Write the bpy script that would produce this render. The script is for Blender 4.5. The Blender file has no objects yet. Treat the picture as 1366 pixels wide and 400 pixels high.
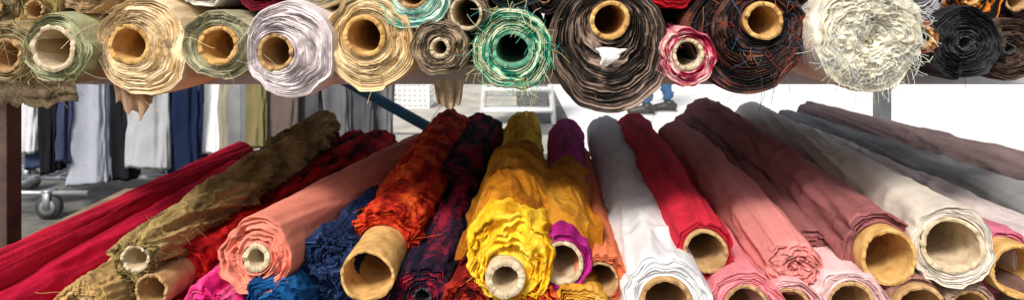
import bpy, math, random
import numpy as np
random.seed(7); np.random.seed(7)
H=1.10
sc=bpy.context.scene
# ---------------------------------------------------------------- noise
def _h(x,y,z,seed):
    n=(x.astype(np.int64)*374761393+y.astype(np.int64)*668265263+z.astype(np.int64)*1274126177+seed*974634777)&0xffffffff
    n=((n^(n>>13))*1103515245)&0xffffffff
    n=((n^(n>>16))*2246822519)&0xffffffff
    n=n^(n>>15)
    return (n&0xffffff)/float(0xffffff)
def vn(x,y,z,seed=0):
    x,y,z=np.broadcast_arrays(np.asarray(x,float),np.asarray(y,float),np.asarray(z,float))
    xi,yi,zi=np.floor(x),np.floor(y),np.floor(z)
    fx,fy,fz=x-xi,y-yi,z-zi
    s=lambda t:t*t*t*(t*(t*6-15)+10)
    u,v,w=s(fx),s(fy),s(fz)
    r=0
    for a in (0,1):
        for b in (0,1):
            for c in (0,1):
                r=r+_h(xi+a,yi+b,zi+c,seed)*(u if a else 1-u)*(v if b else 1-v)*(w if c else 1-w)
    return r*2-1
def ridge(x,y,z,seed=0): return 1-2*np.abs(vn(x,y,z,seed))
def fbm(x,y,z,seed=0): return vn(x,y,z,seed)+.5*vn(x*2.1,y*2.1,z*2.1,seed+1)+.25*vn(x*4.3,y*4.3,z*4.3,seed+2)
# ---------------------------------------------------------------- mesh builder
class MB:
    def __init__(s): s.v=[];s.f=[];s.m=[];s.t=[];s.n=0;s.mats=[]
    def mat(s,m):
        if m not in s.mats: s.mats.append(m)
        return s.mats.index(m)
    def grid(s,P,mat,tone=None,wrap=True,flip=False):
        a,b,_=P.shape
        idx=np.arange(a*b).reshape(a,b)+s.n
        if wrap: nx=np.roll(idx,-1,axis=1); A=idx[:-1];B=nx[:-1];C=nx[1:];D=idx[1:]
        else: A=idx[:-1,:-1];B=idx[:-1,1:];C=idx[1:,1:];D=idx[1:,:-1]
        q=np.stack([A,B,C,D],-1).reshape(-1,4)
        if flip: q=q[:,::-1]
        s.v.append(P.reshape(-1,3)); s.f.append(q); s.m.append(np.full(len(q),s.mat(mat)))
        s.t.append(np.full(a*b,.5) if tone is None else np.broadcast_to(tone,(a,b)).reshape(-1)); s.n+=a*b
    def box(s,c,h,mat,R=None):
        c=np.array(c,float);h=np.array(h,float)
        v=np.array([[x,y,z] for x in(-1,1) for y in(-1,1) for z in(-1,1)],float)*h
        if R is not None: v=v@np.array(R).T
        q=np.array([[0,1,3,2],[4,6,7,5],[0,4,5,1],[2,3,7,6],[0,2,6,4],[1,5,7,3]])+s.n
        s.v.append(v+c);s.f.append(q);s.m.append(np.full(6,s.mat(mat)));s.t.append(np.full(8,.5));s.n+=8
    def tube(s,pts,r,mat,k=10,close=True,tone=None):
        pts=np.array(pts,float);n=len(pts)
        r=np.broadcast_to(np.asarray(r,float),(n,)).copy()
        if close:
            d0=pts[0]-pts[1];d1=pts[-1]-pts[-2]
            pts=np.vstack([pts[0]+d0*1e-4,pts,pts[-1]+d1*1e-4]); r=np.concatenate([[r[0]*.02],r,[r[-1]*.02]])
        T=np.gradient(pts,axis=0);T/=np.linalg.norm(T,axis=1,keepdims=True)+1e-12
        up=np.array([0,0,1.]) if abs(T[len(T)//2][2])<.9 else np.array([0,1.,0])
        Rt=np.cross(T,up);Rt/=np.linalg.norm(Rt,axis=1,keepdims=True)+1e-12
        U=np.cross(Rt,T)
        th=np.linspace(0,2*np.pi,k,endpoint=False)
        P=pts[:,None]+r[:,None,None]*(np.cos(th)[None,:,None]*Rt[:,None]+np.sin(th)[None,:,None]*U[:,None])
        s.grid(P,mat,tone)
    def build(s,name,smooth=True,bevel=0):
        v=np.vstack(s.v);f=np.vstack(s.f);m=np.concatenate(s.m);t=np.concatenate(s.t)
        me=bpy.data.meshes.new(name)
        me.vertices.add(len(v));me.vertices.foreach_set('co',v.astype(np.float32).ravel())
        me.loops.add(f.size);me.loops.foreach_set('vertex_index',f.astype(np.int32).ravel())
        me.polygons.add(len(f));me.polygons.foreach_set('loop_start',np.arange(0,f.size,4,dtype=np.int32))
        me.update(calc_edges=True)
        for x in s.mats: me.materials.append(x)
        me.polygons.foreach_set('material_index',m.astype(np.int32))
        me.polygons.foreach_set('use_smooth',np.full(len(f),smooth))
        a=me.attributes.new('tone','FLOAT','POINT');a.data.foreach_set('value',t.astype(np.float32))
        me.validate();me.update()
        o=bpy.data.objects.new(name,me);sc.collection.objects.link(o)
        if bevel:
            b=o.modifiers.new('b','BEVEL');b.width=bevel;b.segments=2
        return o
# ---------------------------------------------------------------- materials
_mc={}
def fabric(cols,rough=.9,sheen=.0,bump=.35,bs=90,grain=.25,name='fabric',trans=0,spec=.08):
    key=(tuple(cols),rough,sheen,bump,bs,grain,trans,spec)
    if key in _mc: return _mc[key]
    m=bpy.data.materials.new(name);m.use_nodes=True;N=m.node_tree.nodes;L=m.node_tree.links
    p=N['Principled BSDF'];p.inputs['Roughness'].default_value=rough
    p.inputs['Sheen Weight'].default_value=sheen;p.inputs['Sheen Roughness'].default_value=.4
    p.inputs['Specular IOR Level'].default_value=spec
    tc=N.new('ShaderNodeTexCoord')
    at=N.new('ShaderNodeAttribute');at.attribute_name='tone'
    n1=N.new('ShaderNodeTexNoise');n1.inputs['Scale'].default_value=bs;n1.inputs['Detail'].default_value=6;n1.inputs['Roughness'].default_value=.65
    L.new(tc.outputs['Object'],n1.inputs['Vector'])
    ma=N.new('ShaderNodeMath');ma.operation='MULTIPLY_ADD';ma.inputs[1].default_value=grain*2;
    sub=N.new('ShaderNodeMath');sub.operation='SUBTRACT';sub.inputs[1].default_value=.5
    L.new(n1.outputs['Fac'],sub.inputs[0]);L.new(sub.outputs[0],ma.inputs[0]);L.new(at.outputs['Fac'],ma.inputs[2])
    cr=N.new('ShaderNodeValToRGB');e=cr.color_ramp.elements
    n=len(cols)
    for i,c in enumerate(cols):
        pos=.25+.5*i/max(1,n-1)
        if i==0: e[0].position=pos;e[0].color=(*c,1)
        elif i==1: e[1].position=pos;e[1].color=(*c,1)
        else: x=e.new(pos);x.color=(*c,1)
    L.new(ma.outputs[0],cr.inputs[0]);L.new(cr.outputs[0],p.inputs['Base Color'])
    n2=N.new('ShaderNodeTexNoise');n2.inputs['Scale'].default_value=bs*5;n2.inputs['Detail'].default_value=3
    L.new(tc.outputs['Object'],n2.inputs['Vector'])
    ad=N.new('ShaderNodeMath');ad.operation='MULTIPLY_ADD';ad.inputs[1].default_value=.35
    L.new(n2.outputs['Fac'],ad.inputs[0]);L.new(n1.outputs['Fac'],ad.inputs[2])
    b=N.new('ShaderNodeBump');b.inputs['Strength'].default_value=bump;b.inputs['Distance'].default_value=.006
    L.new(ad.outputs[0],b.inputs['Height']);L.new(b.outputs[0],p.inputs['Normal'])
    if trans:
        t=N.new('ShaderNodeBsdfTranslucent');mx=N.new('ShaderNodeMixShader');mx.inputs[0].default_value=trans
        L.new(cr.outputs[0],t.inputs[0]);L.new(p.outputs[0],mx.inputs[1]);L.new(t.outputs[0],mx.inputs[2])
        L.new(mx.outputs[0],N['Material Output'].inputs[0])
    _mc[key]=m;return m
def simple(name,col,col2=None,rough=.6,metal=0,scale=20,bump=.1,bd=.002):
    m=bpy.data.materials.new(name);m.use_nodes=True;N=m.node_tree.nodes;L=m.node_tree.links
    p=N['Principled BSDF'];p.inputs['Roughness'].default_value=rough;p.inputs['Metallic'].default_value=metal
    tc=N.new('ShaderNodeTexCoord');n1=N.new('ShaderNodeTexNoise');n1.inputs['Scale'].default_value=scale;n1.inputs['Detail'].default_value=8;n1.inputs['Roughness'].default_value=.6
    L.new(tc.outputs['Object'],n1.inputs['Vector'])
    cr=N.new('ShaderNodeValToRGB');cr.color_ramp.elements[0].position=.35;cr.color_ramp.elements[1].position=.65
    cr.color_ramp.elements[0].color=(*col,1);cr.color_ramp.elements[1].color=(*(col2 or col),1)
    L.new(n1.outputs['Fac'],cr.inputs[0]);L.new(cr.outputs[0],p.inputs['Base Color'])
    b=N.new('ShaderNodeBump');b.inputs['Strength'].default_value=bump;b.inputs['Distance'].default_value=bd
    L.new(n1.outputs['Fac'],b.inputs['Height']);L.new(b.outputs[0],p.inputs['Normal'])
    return m
CARD=simple('cardboard',(.38,.21,.08),(.56,.35,.16),.9,0,55,.6,.003)
CARDY=simple('cardboard_yellow',(.48,.25,.07),(.74,.46,.16),.9,0,55,.7,.003)
CARDP=simple('cardboard_pale',(.50,.37,.22),(.72,.60,.42),.9,0,55,.7,.003)
STEEL=simple('painted_steel',(.40,.40,.42),(.56,.55,.56),.5,.1,12,.1)
GALV=simple('galvanised',(.36,.38,.40),(.50,.52,.54),.4,.6,15,.1)
RUST=simple('rusty_post',(.05,.035,.03),(.12,.07,.055),.7,.2,25,.3)
WOOD=simple('wood',(.16,.10,.06),(.28,.19,.12),.8,0,14,.3)
BLUEM=simple('blue_paint',(.006,.06,.12),(.012,.09,.17),.5,0,20,.1)
WHITE=simple('white_paint',(.7,.7,.7),(.82,.82,.8),.5,0,10,.05)
RUBBER=simple('rubber',(.03,.03,.03),(.06,.06,.06),.7,0,30,.1)
# ---------------------------------------------------------------- fabric roll
cnt=[0]
def roll(F,B,r0,r1,rc,cols,turns=8,groove=.008,wr=.0025,cr=0.,fc=0.,tube=0.,protr=.004,off=(0,0),sx=1.,sz=1.,
         card=CARD,threads=0,tcols=None,ct=.28,st=.22,wav=.5,rmid=None,bend=(0,0,0),ragged=.0,dome=0.,rough=.9,sheen=.0,
         bump=.35,bs=90,grain=.25,tfreq=(2,6),NL=130,NT=120,wall=.22,twist=.5,name='fabric_roll',hole=True,wild=False,tl=.05,spec=.08,rope=0.,sthreads=0):
    cnt[0]+=1;sd=cnt[0]*17
    wr*=.75;turns*=1.35
    if not wild: wav*=.5;ragged*=.6;fc*=.7
    mat=fabric(tuple(tuple(c) for c in cols),rough,sheen,bump,bs,grain,spec=spec)
    F=np.array(F,float)/1000;B=np.array(B,float)/1000
    F[2]+=H;B[2]+=H;bend=np.array(bend,float)/1000
    r0/=1000;r1/=1000;rc/=1000;off=np.array(off,float)/1000
    rm=(r0+r1)/2 if rmid is None else rmid/1000
    Ltot=np.linalg.norm(B-F)
    C=lambda s:F+(B-F)*s[...,None]+bend*(4*s*(1-s))[...,None]
    s0=tube/1000/Ltot
    u=np.linspace(0,1,NL)
    s=s0+(1-s0)*(u**1.35)
    c=C(s);T=np.gradient(c,axis=0);T/=np.linalg.norm(T,axis=1,keepdims=True)
    Rt=np.cross(T,[0,0,1.]);Rt/=np.linalg.norm(Rt,axis=1,keepdims=True);U=np.cross(Rt,T)
    th=np.linspace(0,2*np.pi,NT,endpoint=False)
    ct_,st_=np.cos(th)[None],np.sin(th)[None]
    S=s[:,None]*Ltot
    a=s[:,None]
    R=r0*(1-a)*(1-2*a)+rm*4*a*(1-a)+r1*a*(2*a-1)
    rr=R*(1+.045*vn(ct_*1.2,st_*1.2,S*4,sd))
    tw=th[None]+twist*S*3
    env=.5+.5*vn(ct_*1.1,st_*1.1,S*3,sd+15)
    rr=rr+wr*ridge(np.cos(tw)*2.6,np.sin(tw)*2.6,S*2.2,sd+1)+wr*1.6*env*ridge(np.cos(th+3*S)*1.8+S*3,np.sin(th+3*S)*1.8,S*13,sd+2)+wr*.5*env*ridge(np.cos(th-2*S)*4,np.sin(th-2*S)*4+S*9,S*22,sd+14)
    ph=((th[None]+.3*S+.25*vn(S*6,0,0,sd+3)+sd)%(2*np.pi))/(2*np.pi)
    rr=rr+.003*ph
    if rope:
        tw=th[None]+7*S+1.2*vn(S*5,0,0,sd+40)
        rr=rr+rope/1000*(ridge(np.cos(tw)*2.2,np.sin(tw)*2.2,S*6,sd+41)+.55*ridge(np.cos(tw)*5,np.sin(tw)*5,S*12,sd+42)+.8*vn(ct_*1.3,st_*1.3,S*13,sd+43)+.25*ridge(ct_*5,st_*5,S*60,sd+44))
    if cr:
        g=ridge(ct_*2.5,st_*2.5,S*22,sd+4)+.6*ridge(ct_*5,st_*5,S*48,sd+5)+.8*vn(ct_*1.5,st_*1.5,S*11,sd+6)
        rr=rr+cr/1000*g
    if fc:
        w=np.exp(-(S-S[0])/.045)
        g=.6*ridge(ct_*3,st_*3,S*25,sd+7)+.5*ridge(ct_*6,st_*6,S*50,sd+8)+.7*fbm(ct_*1.7,st_*1.7,S*14,sd+9)
        rr=rr+fc/1000*g*w
    elif not cr:
        w=np.exp(-(S-S[0])/.03)
        rr=rr+.0022*w*vn(ct_*2,st_*2,S*14,sd+7)
    rr=rr*(1-.03*np.exp(-(S-S[0])/.004))
    ragg=(.003+ragged/1000)*vn(ct_*2,st_*2,0,sd+10)+(.0006+ragged/3000)*vn(ct_*9,st_*9,0,sd+11)
    ax=ragg*np.exp(-(S-S[0])/.02)
    P=c[:,None]+(rr*ct_*sx)[...,None]*Rt[:,None]+(rr*st_*sz)[...,None]*U[:,None]+ax[...,None]*T[:,None]
    tone=.5+st*1.2*fbm(ct_*tfreq[0],st_*tfreq[0],S*tfreq[1],sd+12)
    b=MB();b.grid(P,mat,tone,flip=True)
    # ---- wound end
    nq=int(turns*6)+2;q=np.linspace(0,1,nq)[:,None]
    T0=T[0];R0=Rt[0];U0=U[0]
    qw=q+.085*vn(q*4.5,0,0,sd+19)*np.sin(np.pi*q)+.03*vn(q*13,0,0,sd+18)*np.sin(np.pi*q)
    phase=qw*turns-th[None]/(2*np.pi)+wav*fbm(ct_*1.4+q*1.0,st_*1.4,q*2.5,sd+20)*np.minimum(1,3*(1-q))*np.minimum(1,5*q)
    saw=.5-.5*np.cos(2*np.pi*phase)
    lay=np.floor(phase)
    jag=vn(ct_*2.2,st_*2.2,lay*3.7,sd+21)*.85+vn(ct_*9,st_*9,lay*3.7,sd+22)*.15
    gapn=np.clip(.7+1.2*vn(ct_*1.6,st_*1.6,q*6,sd+23),.12,1.8)
    d=groove*saw*gapn + (.0022+ragged/1600)*jag*np.sin(np.pi*np.clip(q,0,1))**.5
    d=d+dome/1000*np.sin(np.pi*q)*-1 + .005*vn(ct_*1.5,st_*1.5,q*2,sd+24)*np.sin(np.pi*q)
    edge=(1-q)**10
    d=d*(1-edge)+(ragg)*edge
    outp=np.stack([rr[0]*np.cos(th)*sx,rr[0]*np.sin(th)*sz],-1)
    inp=np.stack([rc*np.cos(th)+off[0],rc*np.sin(th)+off[1]],-1)
    pos=outp[None]*(1-q)[...,None]+inp[None]*q[...,None]
    wa=(.0022 if wild else .0006)
    wob=wa*vn(ct_*5,st_*5,q*turns*1.1,sd+25)*np.sin(np.pi*q)
    rad=np.linalg.norm(pos,axis=-1,keepdims=True)+1e-6
    pos=pos+pos/rad*wob[...,None]
    P2=c[0]+pos[...,0:1]*R0+pos[...,1:2]*U0+d[...,None]*T0
    tone2=.5+ct*1.3*vn(ct_*1.6,st_*1.6,lay*2.3,sd+26)+ct*.6*vn(ct_*5,st_*5,phase*2,sd+27)
    b.grid(P2,mat,tone2)
    # ---- cardboard core
    if hole:
        k=72;t=np.linspace(0,2*np.pi,k,endpoint=False);co,si=np.cos(t),np.sin(t)
        ri=rc*(1-wall)
        e1=.0024*vn(co*3,si*3,0,sd+30)+.0014*vn(co*11,si*11,0,sd+31)
        fr=-(tube/1000+protr/1000)
        prof=[(rc,.05),(rc,.01),(rc,fr*.5),(rc,fr+.0015),(rc*.985,fr),(rc*(1-wall*.35),fr+.0009),(rc*(1-wall*.5),fr-.0004),(rc*(1-wall*.7),fr+.0012),(ri*1.015,fr),(ri,fr+.0015),(ri,.05),(ri,.16),(ri,.34),(ri*.02,.34)]
        rings=[]
        el=1+.03*np.cos(2*t+sd)+.012*np.cos(3*t+sd*2)
        for j,(x,y) in enumerate(prof):
            yy=y+(e1 if y<.0 or abs(y-fr)<.003 else 0)
            xx=x*(1+(.018*vn(co*6,si*6,j*1.3,sd+32) if 3<=j<=9 else 0))
            rings.append(c[0]+(xx*el*co+off[0])[:,None]*R0+(xx*el*si+off[1])[:,None]*U0+(np.broadcast_to(yy,(k,)))[:,None]*T0)
        b.grid(np.array(rings),card,.5)
    else:
        qq=np.array([[1.],[.5],[.02]])
        pp=c[0]+(off+(inp-off)[None]*qq[...,None])@np.array([R0,U0])+(.002*qq)[...,None]*T0+np.array(d[-1])[None,:,None]*T0
        b.grid(pp,mat,.5)
    # ---- rear end
    qq=np.array([[1.],[.98],[.5],[.02]])
    pp=c[-1]+((P[-1]-c[-1])[None]*qq[...,None])+np.array([0,.003,.0,.0])[:,None,None]*T[-1]
    b.grid(pp,mat,.5,flip=True)
    # ---- loose threads
    for i in range(threads+sthreads):
        A=random.uniform(0,2*math.pi)
        ii=int(A/(2*math.pi)*NT)%NT
        if i<threads:
            jj=int(random.uniform(0,.9)*(nq-1));p=P2[jj,ii].copy();k_=1
        else:
            A=random.uniform(.2,2.9);ii=int(A/(2*math.pi)*NT)%NT;jj=int(random.uniform(.02,.7)*(NL-1));p=P[jj,ii].copy();k_=.4
        L=random.uniform(.3,1.1)*tl;dirv=R0*math.cos(A)*random.uniform(.2,1)+U0*math.sin(A)*random.uniform(.2,1)*k_-T0*random.uniform(.1,.5)
        curl=np.random.randn(3)*.9;pts=[]
        n=10
        for j in range(n):
            pts.append(p.copy());p=p+dirv*L/n;dirv=dirv+curl*.25+np.array([0,0,-.16]);curl=curl+np.random.randn(3)*.4
            dirv/=max(1,np.linalg.norm(dirv))
        tm=mat if not tcols else fabric((random.choice(tcols),)*2,.8,.0,0,90,.05)
        b.tube(pts,.00035,tm,3,False,tone=random.choice([.3,.5,.7]))
    return b.build(name)
def dk(c,f): return tuple(x*f for x in c)
def pair(c,f=.72,g=1.12): return (dk(c,f),c,dk(c,g))
# ================================================================ UPPER SHELF
def up(u,v,r,rc,cols,core=None,y=900,rb=None,dx=None,**k):
    x=u-683;z=-(v-9)
    off=(0,0) if core is None else (core[0]-u,-(core[1]-v))
    yy=y+random.uniform(-7,7)
    roll((x,yy,z),(x+(45 if dx is None else dx),2100,z+22),r,rb or r*.9,rc,cols,off=off,NL=70,**k)
up(8,74,43,23,pair((.36,.27,.14)),card=CARD,turns=6,threads=30,wall=.2,tl=.09)
up(80,66,45,31,pair((.42,.42,.25)),core=(74,64),card=CARDP,turns=5,threads=26,groove=.010,tl=.08)
up(186,64,61,28,pair((.80,.62,.38),.8),core=(167,60),card=CARDY,turns=9,wav=1.3,threads=16,sz=1.06,ragged=4,groove=.010,tl=.08)
up(289,61,47,27,pair((.42,.39,.25)),card=CARDY,turns=8,threads=20,wav=.9)
up(388,68,58,25,pair((.72,.64,.65),.8),core=(368,70),card=CARD,turns=9,wav=1.3,sz=1.07,threads=6,ragged=3,groove=.010)
up(492,54,60,28,pair((.78,.60,.35),.8),core=(487,48),card=CARDY,turns=10,wav=1.1,threads=12,ragged=3,protr=8,sz=1.05)
up(550,-10,48,22,((.10,.38,.30),(.35,.62,.50),(.75,.8,.7)),turns=9,ct=.45,wav=.8)
up(587,64,35,14,pair((.24,.18,.12),.5,1.6),turns=6,ct=.4,card=CARDP,wall=.35,wav=.9,sx=1.08)
up(622,18,27,22,pair((.3,.22,.14)),card=CARDP,turns=2,protr=6,wall=.16)
up(683,67,51,27,((.015,.24,.15),(.22,.55,.36),(.74,.76,.55)),turns=7,ct=.6,threads=170,tcols=[(.08,.5,.32),(.7,.7,.5),(.03,.26,.2),(.65,.6,.25)],wav=.9,groove=.010,ragged=5,card=simple('green_core',(.05,.24,.15),(.20,.42,.26),.8,0,60,.5),protr=-1,bs=200,grain=.6)
up(813,64,80,26,((.012,.009,.008),(.05,.033,.024),(.30,.21,.16)),core=(813,27),turns=13,ct=.42,wav=1.6,groove=.010,threads=24,card=CARDY,sz=1.10,ragged=6,rough=.5,protr=8,dome=6,tcols=[(.3,.2,.15),(.03,.02,.02)],spec=.35)
up(915,76,36,21,((.32,.01,.05),(.6,.08,.14),(.75,.55,.5)),core=(915,72),card=CARDP,turns=5,ct=.45,threads=10,y=890)
up(1001,44,81,26,((.007,.006,.008),(.022,.013,.014),(.17,.055,.035)),core=(1018,28),turns=14,ct=.38,wav=1.6,groove=.010,threads=150,tcols=[(.5,.16,.05),(.06,.16,.30),(.4,.04,.03),(.02,.02,.02),(.12,.08,.06)],card=CARDY,ragged=6,rough=.55,protr=8,sz=.95,spec=.3)
up(1146,46,72,4,pair((.76,.71,.57),.78,1.1),turns=9,wav=2.,groove=.008,threads=520,ragged=8,dome=18,tcols=[(.8,.78,.66),(.76,.74,.66),(.64,.72,.76)],hole=False,grain=.5,bs=150,core=(1150,55),y=880,wild=True,tl=.035)
up(1226,50,20,16,pair((.3,.12,.06)),card=CARDY,turns=2)
up(1285,58,46,10,pair((.012,.012,.014),.6,2.5),turns=9,card=RUBBER,wav=1.2,threads=10,ragged=5,spec=.3,rough=.6)
up(1352,66,40,8,((.02,.012,.01),(.06,.035,.025),(.12,.08,.05)),turns=8,card=RUBBER,wav=1.2,ragged=5,spec=.3)
T2=[(28,14,36,(.24,.16,.06)),(-30,10,36,(.2,.15,.08)),(95,-22,38,(.33,.22,.12)),(180,-60,40,(.5,.45,.3)),(252,-30,38,(.70,.66,.58)),(340,-32,45,(.14,.01,.02)),(418,-34,42,(.62,.54,.4)),(482,-60,40,(.02,.1,.08)),
    (625,-38,36,(.04,.03,.03)),(690,-32,44,(.02,.03,.03)),(728,-4,22,(.03,.02,.02)),(755,-50,36,(.06,.04,.03)),(902,-32,40,(.42,.01,.02)),(975,-85,40,(.02,.02,.02)),(1080,-42,40,(.10,.02,.02)),  # the small dark mid-row roll is added to plug a gap showing sky
    (1240,-16,42,(.35,.34,.36)),(1310,-6,42,(.03,.012,.008)),(1372,2,38,(.02,.01,.01))]
for (u,v,r,c) in T2:
    if c==(.03,.012,.008): up(u,v,r,14,((.01,.008,.008),(.02,.012,.01),(.62,.20,.02)),y=915,turns=7,ct=.5,st=.4,card=CARDY,wav=1.)
    else: up(u,v,r,min(14,r*.4),pair(c,.6,1.3),y=925,turns=7,ct=.35)
for i in range(12):  # dark filler rolls added behind, so gaps look dark instead of showing sky
    c=random.choice([(.05,.03,.03),(.1,.06,.05),(.15,.1,.08),(.03,.03,.05)])
    roll((-780+i*142,1120,58+random.uniform(-10,10)),(-740+i*142,2050,62),50,50,10,pair(c),NL=20,turns=5)
# ================================================================ LOWER TABLE
crim=(.46,.010,.035)
X=roll
X((-676,740,-350),(-722,1800,-392),28,30,14,pair(crim,.6,1.25),wr=.002,bs=60,sthreads=10)
X((-652,740,-392),(-668,1650,-412),32,34,14,pair((.56,.012,.05),.6,1.2),wr=.003)
X((-590,860,-425),(-600,1600,-440),36,36,14,pair((.5,.010,.03),.6,1.2),fc=8)
olive=(.30,.215,.085)
X((-497,890,-332),(-535,1930,-345),25,36,19,pair(olive,.5,1.6),rmid=38,rope=7,fc=3,st=.28,card=CARDP,turns=3,bend=(22,0,8),ragged=5,threads=15,sthreads=30,NL=300,NT=160,bs=260,grain=.6,bump=.5,tfreq=(2,14))
X((-548,860,-388),(-560,1800,-410),34,36,16,pair((.58,.38,.15),.6,1.25),rope=5,fc=4,st=.25,threads=10,sthreads=20,card=CARDP,NL=240,bs=220,bump=.5)
X((-474,885,-374),(-420,1800,-400),31,38,23,((.14,.004,.004),(.50,.012,.014),(.66,.03,.02)),tube=70,cr=3,rope=2,fc=6,card=CARD,turns=3,threads=20,sthreads=25,st=.3,ragged=8,NL=220,wall=.16)
X((-420,1180,-385),(-390,2000,-412),42,44,15,((.03,.004,.006),(.30,.008,.012),(.52,.01,.02)),cr=3,rope=4,st=.34,NL=200,tfreq=(3,9))
X((-500,1350,-375),(-470,2050,-415),34,36,15,((.03,.004,.006),(.16,.008,.012),(.36,.01,.02)),cr=3,rope=3,st=.4,NL=160)
X((-338,890,-331),(-242,1850,-396),47,46,19,pair((.72,.24,.17),.78,1.1),turns=4,groove=.010,card=CARDP,wr=.0035,wav=1.4,ragged=2,wall=.4,threads=4,sz=1.02,bump=.2)
navy=((.006,.012,.035),(.014,.028,.085),(.035,.06,.15))
X((-250,925,-345),(-235,1700,-415),32,34,8,navy,cr=3,rope=5,fc=9,turns=5,hole=False,ragged=8,wav=1.2,NL=220,NT=160,threads=8,dome=8,bs=200,grain=.5)
X((-262,930,-385),(-240,1600,-420),34,34,8,navy,cr=3,rope=4,fc=8,turns=5,hole=False,ragged=8,wav=1.2,NL=180)
X((-312,880,-402),(-290,1600,-425),38,36,8,((.004,.03,.11),(.008,.075,.22),(.03,.14,.34)),rope=4,fc=6,hole=False,turns=5,ragged=6,wav=1.2,dome=6,NL=180)
X((-395,880,-408),(-380,1600,-425),38,36,10,((.36,.006,.08),(.66,.02,.18),(.72,.1,.25)),rope=4,fc=8,hole=False,turns=5,ragged=8,threads=12,NL=180)
X((-186,865,-345),(-175,1930,-352),44,54,34,((.22,.008,.006),(.60,.034,.014),(.72,.11,.02)),tube=100,cr=4,fc=15,rmid=50,turns=4,st=.30,ct=.2,ragged=14,card=CARDY,wall=.12,threads=40,sthreads=40,NL=340,NT=160,tcols=[(.7,.1,.02),(.5,.02,.01)],bs=160,grain=.7,bump=.7,tfreq=(2,22))
X((-118,885,-380),(-72,2020,-384),38,46,12,((.010,.008,.018),(.030,.012,.030),(.30,.014,.035)),cr=2,rope=2,fc=4,st=.36,ct=.4,turns=6,NL=220,tfreq=(3,8),card=RUBBER,bs=120,grain=.5)
X((-110,1300,-350),(-98,2050,-372),40,42,12,((.010,.008,.016),(.035,.012,.022),(.30,.012,.025)),cr=2,rope=3,st=.38,NL=150)
X((-52,872,-388),(-62,1700,-425),38,38,8,((.05,.004,.004),(.20,.012,.008),(.38,.03,.015)),turns=6,hole=False,ragged=6,ct=.45,fc=5,wav=1.)
yel=((.60,.28,.010),(.84,.50,.02),(.88,.62,.07))
X((-4,866,-322),(35,2020,-360),52,44,25,yel,off=(-4,-22),rope=3.5,fc=6,turns=3,groove=.016,wav=2.,ragged=8,card=CARDP,wall=.35,threads=20,NL=300,NT=180,rmid=44,st=.28,sz=1.04,protr=14,twist=.2)
X((66,885,-336),(158,1960,-377),34,46,28,((.22,.008,.10),(.44,.018,.21),(.52,.04,.28)),turns=3,card=CARDP,wall=.2,wr=.003)
X((118,890,-360),(172,1800,-405),30,34,23,pair((.74,.20,.09),.7,1.1),turns=3,wall=.15,card=CARD,wr=.004,fc=3)
X((28,865,-398),(60,1700,-425),32,36,12,((.35,.02,.006),(.66,.07,.015),(.72,.15,.03)),turns=5,fc=6,rope=3,hole=False,wav=1.2)
X((86,868,-402),(110,1700,-425),34,36,12,((.40,.16,.01),(.62,.29,.03),(.7,.4,.08)),turns=5,fc=6,rope=3,hole=False,wav=1.2)
X((198,868,-380),(292,2110,-396),56,52,34,pair((.74,.74,.75),.88,1.02),turns=4,groove=.005,wall=.18,wr=.0045,card=CARD,bump=.12,protr=5,wav=1.2)
X((262,915,-330),(372,2060,-382),36,52,29,pair((.54,.022,.045),.65,1.15),turns=3,wall=.16,card=CARD,wr=.004,protr=6,bump=.2)
X((378,905,-350),(482,1960,-384),33,52,6,pair((.66,.24,.22),.74,1.08),turns=3,hole=False,wr=.005,fc=4,ragged=4,wav=1.6,rmid=50,bump=.2,groove=.012,dome=8)
X((306,880,-393),(385,1800,-430),44,42,30,pair((.74,.24,.27),.78,1.08),turns=4,groove=.008,wall=.17,wr=.004,wav=1.3,bump=.2)
X((367,888,-398),(430,1800,-432),36,36,28,pair((.72,.40,.41),.75,1.1),turns=3,wall=.17)
X((443,880,-387),(510,1800,-425),42,40,30,pair((.74,.49,.49),.8,1.08),turns=4,groove=.006,wall=.2,wr=.004,wav=1.4,bump=.2)
mauve=(.285,.10,.10)
X((492,885,-326),(632,2220,-366),43,60,36,pair(mauve,.72,1.2),off=(3,-3),tube=26,turns=3,wall=.14,card=CARDY,fc=6,wr=.006,rmid=55,ragged=6,NL=220,bump=.2,twist=.9)
X((434,975,-358),(560,2150,-390),32,48,10,pair((.25,.088,.088),.7,1.2),turns=3,wr=.005,bump=.2,rmid=46,hole=False)
X((578,885,-313),(815,2300,-380),50,52,38,pair((.66,.59,.51),.82,1.06),turns=4,groove=.005,wall=.16,wr=.004,card=CARDP,bump=.15,wav=1.2)
X((527,880,-394),(600,1800,-430),37,40,34,pair((.34,.17,.13)),turns=2,wall=.15,card=CARD,protr=10)
X((606,890,-402),(680,1800,-430),34,40,28,pair((.5,.35,.28)),turns=3,wall=.16,card=CARD)
X((664,880,-346),(730,1800,-400),42,42,36,pair((.60,.17,.25),.7,1.15),tube=35,turns=2,wall=.13,card=CARDY,fc=6,wr=.004)
X((735,930,-350),(810,1900,-372),42,42,25,pair((.64,.54,.52),.8,1.1),turns=5,wr=.004)
X((690,880,-410),(740,1800,-430),36,42,30,pair((.2,.12,.1)),turns=3)
X((838,930,-330),(915,2250,-392),42,46,25,pair((.29,.29,.295),.75,1.15),turns=5,wr=.004,bump=.2)
X((800,930,-385),(860,2200,-425),45,46,25,pair((.40,.36,.34),.75,1.15),turns=5,wr=.003)
X((1050,960,-335),(1015,2300,-375),46,46,25,pair((.215,.155,.155),.75,1.15),turns=5,wr=.004,bump=.2)
X((950,950,-375),(960,2200,-420),48,46,25,pair((.38,.34,.34),.75,1.15),turns=5,wr=.003)
ul=[(.2,.01,.02),(.3,.2,.1),(.05,.02,.03),(.4,.1,.08),(.02,.03,.08),(.1,.02,.02),(.3,.08,.05),(.5,.3,.3),(.3,.12,.12)]
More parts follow.
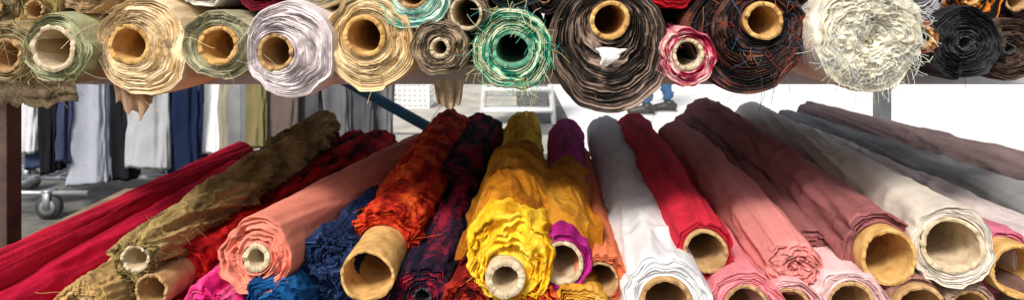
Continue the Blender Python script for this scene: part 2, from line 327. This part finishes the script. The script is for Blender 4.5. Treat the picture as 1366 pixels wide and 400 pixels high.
for i in range(24):
    c=ul[i%9];x=-850+i*82
    roll((x,900+random.uniform(-15,15),-466),(x*1.03+20,1850,-466),36,36,22,pair(c),NL=30,turns=4)
# ================================================================ loose cloth
def cloth(name,P,tone,mat):
    b=MB();b.grid(P,mat,tone,wrap=False);o=b.build(name)
    m=o.modifiers.new('t','SOLIDIFY');m.thickness=.0012;return o
def hang(name,x0,x1,y,ztop,L,mat,amp=.008,folds=3,taper=.3,rag=.02,lean=0,seed=1,n=80,point=.5,peak=.5):
    u=np.linspace(0,1,n)[None];v=np.linspace(0,1,n)[:,None]
    Lx=L*(1-point*np.abs(u-peak)**1.1*1.6)-rag*(.5+.5*vn(u*6,0,0,seed))-rag*.3*vn(u*25,0,0,seed+9)
    w=(x1-x0);xc=(x0+x1)/2
    x=xc+(u-.5)*w*(1-taper*v)+lean*v+.0015*vn(u*3,v*3,0,seed+1)
    yy=y+amp*np.sin(u*folds*2*np.pi+1.2*vn(v*1.5,u*1.5,0,seed+2))*(.3+.7*v)+.0025*vn(u*3,v*4,0,seed+3)
    z=ztop-Lx*v
    P=np.stack(np.broadcast_arrays(x,yy,z),-1)
    t=.5+.3*fbm(u*8,v*2,0,seed+4)
    return cloth(name,P,t,mat)
sheer=fabric(pair((.66,.48,.32),.85,1.1),.85,0,.15,200,.3,trans=.55)
hang('loose_cloth',-552e-3,-462e-3,.925,H-.070,.088,sheer,taper=.25,seed=3,rag=.012,amp=.006,folds=3.6,point=.45,peak=.42)
net=fabric(((.10,.065,.035),(.17,.12,.07),(.26,.2,.12)),.9,0,.6,260,.8,trans=.3)
hang('loose_cloth',-.70,-.575,.89,H-.098,.046,net,taper=-.05,folds=4,seed=5,rag=.016,amp=.003,point=.3,peak=.7)
hang('loose_cloth',-.108,-.066,.93,H-.10,.045,fabric(pair((.45,.33,.2)),.9,0,.3,200,.5,trans=.3),seed=8,amp=.004,rag=.006,point=.3)
n=150
uu=np.linspace(0,1,n)[None];vv=np.linspace(0,1,n)[:,None]
yy=.905+.46*vv+.0*uu+.02*vn(uu*4,0,0,40)*(1-vv)+.03*vn(uu*3,0,0,47)*vv
x=-.062+.19*uu+.02*vv+.012*vn(vv*6,0,1,41)+.012*(1-vv)*(uu-.5)
c1=-.004+.033*(yy-.87);c2=.066+.085*(yy-.885)
def topz(x,c,r,zc): return zc+np.sqrt(np.maximum(r*r-(x-c)**2,0))
za=topz(x,c1,.058,-.322-.032*(yy-.87));zb=topz(x,c2,.044,-.338-.035*(yy-.87))
z=np.maximum(np.maximum(za,zb),-.335+.01*vn(uu*3,vv*3,0,42))
k=np.ones(13)/13
z=np.apply_along_axis(lambda m:np.convolve(np.pad(m,6,mode='edge'),k,'valid'),1,z)
z=z+.010+.005*ridge(uu*5+vv*2,vv*5,0,43)+.003*ridge(uu*14,vv*9+uu*5,0,44)+.006*fbm(uu*4,vv*5,0,45)
z=z-.02*np.exp(-vv*14)
cloth('draped_cloth',np.stack(np.broadcast_arrays(x,yy,z+H),-1),.5+.3*fbm(uu*6,vv*6,0,46),fabric(((.32,.10,.006),(.50,.19,.012),(.60,.28,.03)),.85,0,.5,220,.4,trans=.1))
u=np.linspace(0,1,24)[None];v=np.linspace(0,1,24)[:,None]
cloth('torn_paper',np.stack(np.broadcast_arrays(.112+.034*u*(1-.5*v)+.004*vn(v*3,u,0,60),.876+.006*vn(u*2,v*2,0,61),H-.050-.026*v*(1-.5*np.abs(u-.4))-.006*vn(u*4,0,0,62)),-1),.5,fabric(((.7,.68,.62),(.82,.8,.76)),.8,0,.1,90,.2))
# ================================================================ STALL
b=MB()
b.box((.15,1.06,H-.104),(1.35,.02,.016),STEEL);b.box((.15,2.12,H-.104),(1.35,.02,.016),STEEL)
for i in range(10): b.box((-1.05+i*.27,1.59,H-.097),(.04,.508,.008),WOOD)
for x in (-.828,1.40): b.box((x,1.10,(H+.25)/2),(.017,.017,(H+.25)/2),RUST)
for x in (-.885,1.19): b.box((x,2.17,(H+.25)/2),(.02,.02,(H+.25)/2),GALV)
b.tube([(-.62,2.20,H-.20),(-.26,2.20,H-.40)],.018,BLUEM,10)
b.build('stall_shelf_frame',False,.002)
b=MB()
b.box((.05,1.42,H-.53),(1.15,.5,.014),WOOD);b.box((.05,.93,H-.57),(1.15,.02,.025),STEEL)
for x in(-1.05,1.15):
    for y in(.98,1.86): b.box((x,y,(H-.546)/2),(.02,.02,(H-.546)/2),STEEL)
b.build('trestle_table',False,.002)
# ================================================================ GROUND
ASPH=simple('asphalt',(.060,.058,.052),(.17,.165,.15),.95,0,7,.6,.01)
b=MB();b.box((0,30,-.05),(80,80,.05),ASPH);b.build('ground',False)
PAV=simple('paving_painted_sunlit',(.76,.755,.74),(.84,.835,.82),.85,0,2.5,.15,.003)  # sunlight painted into the pale tone, in contrast with darker asphalt at left
b=MB()
for i in range(10):
    for j in range(14):
        b.box((.55+i*1.8+random.uniform(-.002,.002)+.9,3.0+j*1.5,.002+.002*random.random()),(.897,.747,.004),PAV)
b.build('pavement',False)
PAV2=simple('kerb_concrete',(.28,.27,.24),(.4,.39,.35),.9,0,5,.3)
b=MB()
for i in range(16): b.box((-9.42+i*.62+.31,5.4,.003),(.306,.36,.005),PAV2)
b.build('paving_strip',False)
PAV3=simple('worn_paving',(.34,.32,.27),(.52,.49,.43),.9,0,3,.3)
b=MB()
for i in range(12):
    for j in range(8): b.box((-9.6+i*.84,6.3+j*.84,.003),(.415,.415,.005),PAV3)
b.build('paving_slabs',False)
# ================================================================ CLOTHES RACK
b=MB()
y0=3.75
b.tube([(-3.2,y0,1.5),(-.60,y0,1.5)],.016,GALV,12)
for x in(-2.6,-.72):
    b.tube([(x,y0,.16),(x,y0,1.5)],.016,GALV,12);b.tube([(x,y0-.30,.16),(x,y0+.30,.16)],.018,GALV,12)
b.tube([(-3.0,y0-.05,.165),(-1.72,y0-.05,.165)],.016,GALV,12)
b.tube([(-3.0,y0-.25,.135),(-2.2,y0-.25,.135)],.014,GALV,12)
b.tube([(-2.6,y0,.16),(-.72,y0,.16)],.012,GALV,12)
def castor_side(x,y):
    b.tube([(x,y-.017,.064),(x,y+.017,.064)],.064,RUBBER,28);b.tube([(x,y-.021,.064),(x,y+.021,.064)],.040,GALV,20);b.tube([(x,y-.028,.064),(x,y+.028,.064)],.012,STEEL,12)
    for s in(-1,1): b.box((x,y+s*.027,.10),(.018,.003,.045),GALV)
    b.box((x,y,.148),(.022,.032,.004),GALV)
castor_side(-2.40,y0-.25)
castor_side(-2.05,y0+.3);castor_side(-.72,y0-.3);castor_side(-.72,y0+.3);castor_side(-2.9,y0+.3)
b.build('clothes_rack')
def garment(u0,u1,vb,col,seed,y=3.6):
    s_=y/900.;x0=(u0-683)*s_;x1=(u1-683)*s_;zb=H-(vb-9)*s_
    w=(x1-x0)/2;xc=(x0+x1)/2;zt=1.42
    n=60;k=72
    t=np.linspace(0,2*np.pi,k,endpoint=False)[None];v=np.linspace(0,1,n)[:,None]
    z=zt+(zb-zt)*v
    e=.55
    cx=np.sign(np.cos(t))*np.abs(np.cos(t))**e;cy=np.sign(np.sin(t))*np.abs(np.sin(t))**e
    nar=.75+.25*np.minimum(1,v*1.5)
    fold=.016*vn(np.cos(t)*3,np.sin(t)*3,v*1.5,seed)+.01*ridge(np.cos(t)*5+v,np.sin(t)*5,v*2,seed+1)+.006*vn(np.cos(t)*6,np.sin(t)*6,v*14,seed+2)
    groove=-.02*np.exp(-((cx-.1)/.12)**2)*(cy<0)
    px=xc+(w*nar)*cx*(1+.05*vn(v*3,0,0,seed+3))+fold*cx
    py=y+(.055*nar+fold+groove)*cy
    zz=z+.012*cx*np.sin(seed)*v+.006*vn(np.cos(t)*2,np.sin(t)*2,0,seed+5)*v
    P=np.stack(np.broadcast_arrays(px,py,zz),-1)
    cen=P.mean(axis=1,keepdims=True)
    P=np.concatenate([cen[:1]+(P[:1]-cen[:1])*.02,P,cen[-1:]+(P[-1:]-cen[-1:])*.9+np.array([0,0,.01]),cen[-1:]+(P[-1:]-cen[-1:])*.02+np.array([0,0,.03])])
    b=MB();m=fabric(pair(col,.8,1.15),.9,0,.3,60,.3)
    b.grid(P,m,.5,flip=True)
    hx=[cen[0,0]+np.array(d) for d in((-w*.7,0,-.01),(0,0,.04),(0,0,.09),(.015,0,.105))]
    b.tube(hx,.003,GALV,6);b.tube([cen[0,0]+np.array((-w*.7,0,0)),cen[0,0]+np.array((w*.7,0,0))],.004,GALV,6)
    b.build('hanging_trousers')
G=[(-40,10,215,(.03,.03,.04)),(8,58,202,(.62,.62,.65)),(44,66,222,(.04,.06,.12)),(62,84,228,(.012,.012,.014)),(94,150,244,(.36,.38,.44)),(146,180,238,(.014,.014,.018)),(176,232,222,(.40,.41,.43)),(230,272,232,(.012,.02,.055)),(268,302,204,(.78,.78,.80)),
   (316,360,196,(.20,.17,.08)),(357,402,205,(.13,.10,.09)),(398,436,200,(.08,.08,.085)),(432,470,196,(.14,.14,.15)),(466,500,190,(.09,.09,.10)),(496,524,188,(.16,.16,.17)),(84,97,214,(.05,.06,.12)),(300,318,210,(.3,.28,.22))]
for i,g in enumerate(G): garment(*g[:3],g[3],100+i*7,y=3.6+.04*(i%3))
# ================================================================ STEP LADDER, CRATE
b=MB();y=6.4
for s in(-1,1):
    b.tube([(s*.34+.05,y-.15,0.01),(s*.24+.05,y+.05,1.15)],.026,WHITE,8);b.tube([(s*.34+.05,y+.55,0.01),(s*.24+.05,y+.08,1.15)],.02,WHITE,8)
for h in(.14,.33,.52,.76,1.0):
    t=h/1.15;b.box((.05,y-.15+.2*t+.03,h),(.33-.1*t,.09,.018),WHITE)
b.tube([(-.26,y+.47,.2),(.36,y+.47,.2)],.012,GALV,8)
b.build('step_ladder')
b=MB();cx,cy=-1.12,7.4
for i in range(9):
    x=cx-.22+i*.055
    for yy in(cy-.15,cy+.15): b.box((x,yy,.12),(.007,.006,.115),WHITE)
for i in range(7):
    yv=cy-.15+i*.05
    for xx in(cx-.228,cx+.228): b.box((xx,yv,.12),(.006,.007,.113),WHITE)
for z in(.015,.07,.125,.18,.235):
    for yy in(cy-.152,cy+.152): b.box((cx,yy,z),(.235,.009,.009),WHITE)
    for xx in(cx-.23,cx+.23): b.box((xx,cy,z),(.009,.142,.0085),WHITE)
b.box((cx,cy,.008),(.22,.14,.006),WHITE)
b.build('plastic_crate',False)
# ================================================================ PERSON
def person():
    px,py=1.47,6.95
    J={'pel':(0,0,.92,.135,.10),'sp1':(0,0,1.06,.125,.095),'sp2':(0,0.0,1.22,.145,.10),'chest':(0,0,1.34,.15,.10),'neck':(-.01,0,1.45,.055,.055),'nk2':(-.02,0,1.51,.052,.052),
     'hd':(-.03,0,1.58,.075,.085),'hd2':(-.03,0,1.66,.082,.095),'hd3':(-.025,0,1.725,.05,.06),
     'lh':(0,-.09,.88,.095,.095),'lk':(-.10,-.10,.49,.068,.068),'la':(-.10,-.11,.10,.052,.052),
     'rh':(0,.09,.88,.095,.095),'rk':(.10,.10,.49,.068,.068),'ra':(.17,.10,.11,.052,.052),
     'ls':(0,-.18,1.38,.06,.06),'le':(.03,-.24,1.10,.045,.045),'lw':(-.08,-.23,.87,.030,.03),
     'rs':(0,.18,1.38,.06,.06),'re':(.04,.24,1.10,.045,.045),'rw':(-.06,.25,.87,.03,.03)}
    E=[('pel','sp1'),('sp1','sp2'),('sp2','chest'),('chest','neck'),('neck','nk2'),('nk2','hd'),('hd','hd2'),('hd2','hd3'),('pel','lh'),('lh','lk'),('lk','la'),('pel','rh'),('rh','rk'),('rk','ra'),('chest','ls'),('ls','le'),('le','lw'),('chest','rs'),('rs','re'),('re','rw')]
    K=list(J);V=[J[k][:3] for k in K];R=[J[k][3:] for k in K];ed=[(K.index(a),K.index(c)) for a,c in E]
    for s,w in((-1,'lw'),(1,'rw')):
        wx,wy,wz=J[w][:3];pi=len(V);V.append((wx-.015,wy,wz-.06));R.append((.022,.036));ed.append((K.index(w),pi))
    me=bpy.data.meshes.new('body');me.from_pydata(V,ed,[]);o=bpy.data.objects.new('body',me);sc.collection.objects.link(o)
    m=o.modifiers.new('s','SKIN');m.use_smooth_shade=True
    for i,r in enumerate(R): me.skin_vertices[0].data[i].radius=r
    me.skin_vertices[0].data[0].use_root=True
    o.modifiers.new('ss','SUBSURF').levels=2
    dg=bpy.context.evaluated_depsgraph_get();me2=bpy.data.meshes.new_from_object(o.evaluated_get(dg));o.modifiers.clear();o.data=me2
    J1=fabric(((.05,.11,.22),(.09,.19,.36),(.16,.28,.48)),.9,0,.4,40,.5);SH=fabric(pair((.30,.30,.32)),.9,0,.3,60,.2);SK=simple('skin',(.5,.28,.2),(.56,.33,.24),.5)
    for mm in(J1,SH,SK): me2.materials.append(mm)
    me2.polygons.foreach_set('use_smooth',[True]*len(me2.polygons))
    for p in me2.polygons:
        c=p.center;ay=abs(c[1])
        p.material_index=2 if (c[2]>1.46 or (c[2]<.9 and ay>.19)) else (1 if c[2]>.97 or ay>.2 else 0)
    for v in me2.vertices:
        if v.co.z<.85:
            kx=.010*math.sin(v.co.z*60+v.co.y*30)+.006*math.sin(v.co.z*130);v.co.x+=kx
            f=1+max(0,.35*(.45-v.co.z));cx=-.1 if v.co.y<0 else .1+.07*max(0,(.49-v.co.z)/.38);cy=-.105 if v.co.y<0 else .10
            v.co.x=cx+(v.co.x-cx)*f if v.co.z<.49 else v.co.x
            if v.co.z<.49:v.co.y=cy+(v.co.y-cy)*f
    root=bpy.data.objects.new('standing_person',None);sc.collection.objects.link(root);root.location=(px,py,0);o.parent=root
    b=MB();SHO=simple('shoe_leather',(.02,.018,.016),(.05,.04,.035),.5);SOLE=simple('shoe_sole',(.16,.15,.14),(.22,.2,.18),.8)
    for (ax,ay,lift) in((-.10,-.11,0),(.17,.10,0)):
        pts=[(ax+.075,ay,.05),(ax+.05,ay,.06),(ax,ay,.065),(ax-.06,ay,.055),(ax-.12,ay,.045),(ax-.17,ay,.038),(ax-.20,ay,.032)]
        b.tube(pts,[.030,.045,.052,.045,.042,.036,.018],SHO,16);b.box((ax-.055,ay,.011),(.135,.043,.010),SOLE)
        b.tube([(ax,ay,.07),(ax,ay,.12)],[.052,.05],SHO,16)
    s=b.build('shoes');s.parent=root
    b=MB();HR=simple('hair',(.03,.02,.015),(.06,.04,.03),.8,0,80,.6,.01);EY=simple('eye',(.02,.02,.02),None,.2)
    n=20;t=np.linspace(0,2*np.pi,24,endpoint=False)[None];f=np.linspace(.02,1.75,n)[:,None]
    P=np.stack(np.broadcast_arrays(-.015+.098*np.sin(f)*np.cos(t)*np.where(np.cos(t)<0,.75,1),.088*np.sin(f)*np.sin(t),1.665+.105*np.cos(f)+.04*(np.cos(t)<-.2)*(f>1.1)),-1);b.grid(P,HR,.5)
    for s_ in(-1,1):
        b.tube([(-.108,s_*.030,1.635),(-.114,s_*.030,1.635)],.009,EY,10)
        b.tube([(-.02,s_*.083,1.60),(-.015,s_*.092,1.625),(-.012,s_*.088,1.65)],[.01,.014,.01],SK,8)
    b.tube([(-.105,0,1.63),(-.128,0,1.60),(-.108,0,1.592)],[.008,.014,.010],SK,10)
    b.tube([(-.100,-.022,1.56),(-.108,0,1.56),(-.100,.022,1.56)],.005,simple('lips',(.4,.15,.12),None,.5),8)
    for (wx,wy,wz) in((-.08,-.23,.87),(-.06,.25,.87)):
        for i in range(4):
            yy=wy+(i-1.5)*.018;l=[.065,.078,.073,.055][i]
            b.tube([(wx-.015,yy,wz-.07),(wx-.022,yy,wz-.07-l*.5),(wx-.034,yy,wz-.07-l)],[.010,.009,.007],SK,8)
        b.tube([(wx-.02,wy,wz-.03),(wx-.045,wy,wz-.06),(wx-.05,wy,wz-.09)],[.012,.010,.008],SK,8)
    h=b.build('head_and_hands');h.parent=root
person()
# ================================================================ LIGHT, WORLD, CAMERA
el=math.radians(46);az=math.radians(205)
w=bpy.data.worlds.new('World');sc.world=w;w.use_nodes=True
N=w.node_tree.nodes;L=w.node_tree.links
sky=N.new('ShaderNodeTexSky');sky.sky_type='NISHITA';sky.sun_disc=False;sky.sun_elevation=el;sky.sun_rotation=az;sky.dust_density=3;sky.air_density=1
hs=N.new('ShaderNodeHueSaturation');hs.inputs['Saturation'].default_value=.45
L.new(sky.outputs[0],hs.inputs['Color']);L.new(hs.outputs[0],N['Background'].inputs[0]);N['Background'].inputs[1].default_value=.15
sl=bpy.data.lights.new('sun','SUN');sl.energy=3.7;sl.angle=math.radians(14);sl.color=(1,.94,.85)
so=bpy.data.objects.new('sun',sl);sc.collection.objects.link(so)
from mathutils import Vector
d=Vector((math.sin(az)*math.cos(el),math.cos(az)*math.cos(el),math.sin(el)))
so.rotation_euler=d.to_track_quat('Z','Y').to_euler()
cam=bpy.data.cameras.new('camera');cam.sensor_width=36;cam.lens=36*900/1366;cam.shift_y=-191/1366;cam.clip_end=500;cam.clip_start=.02
cam.dof.use_dof=True;cam.dof.focus_distance=1.05;cam.dof.aperture_fstop=8
co=bpy.data.objects.new('camera',cam);co.location=(0,0,H);co.rotation_euler=(math.pi/2,0,0);sc.collection.objects.link(co);sc.camera=co
sc.view_settings.view_transform='Standard';sc.view_settings.look='None';sc.view_settings.exposure=0
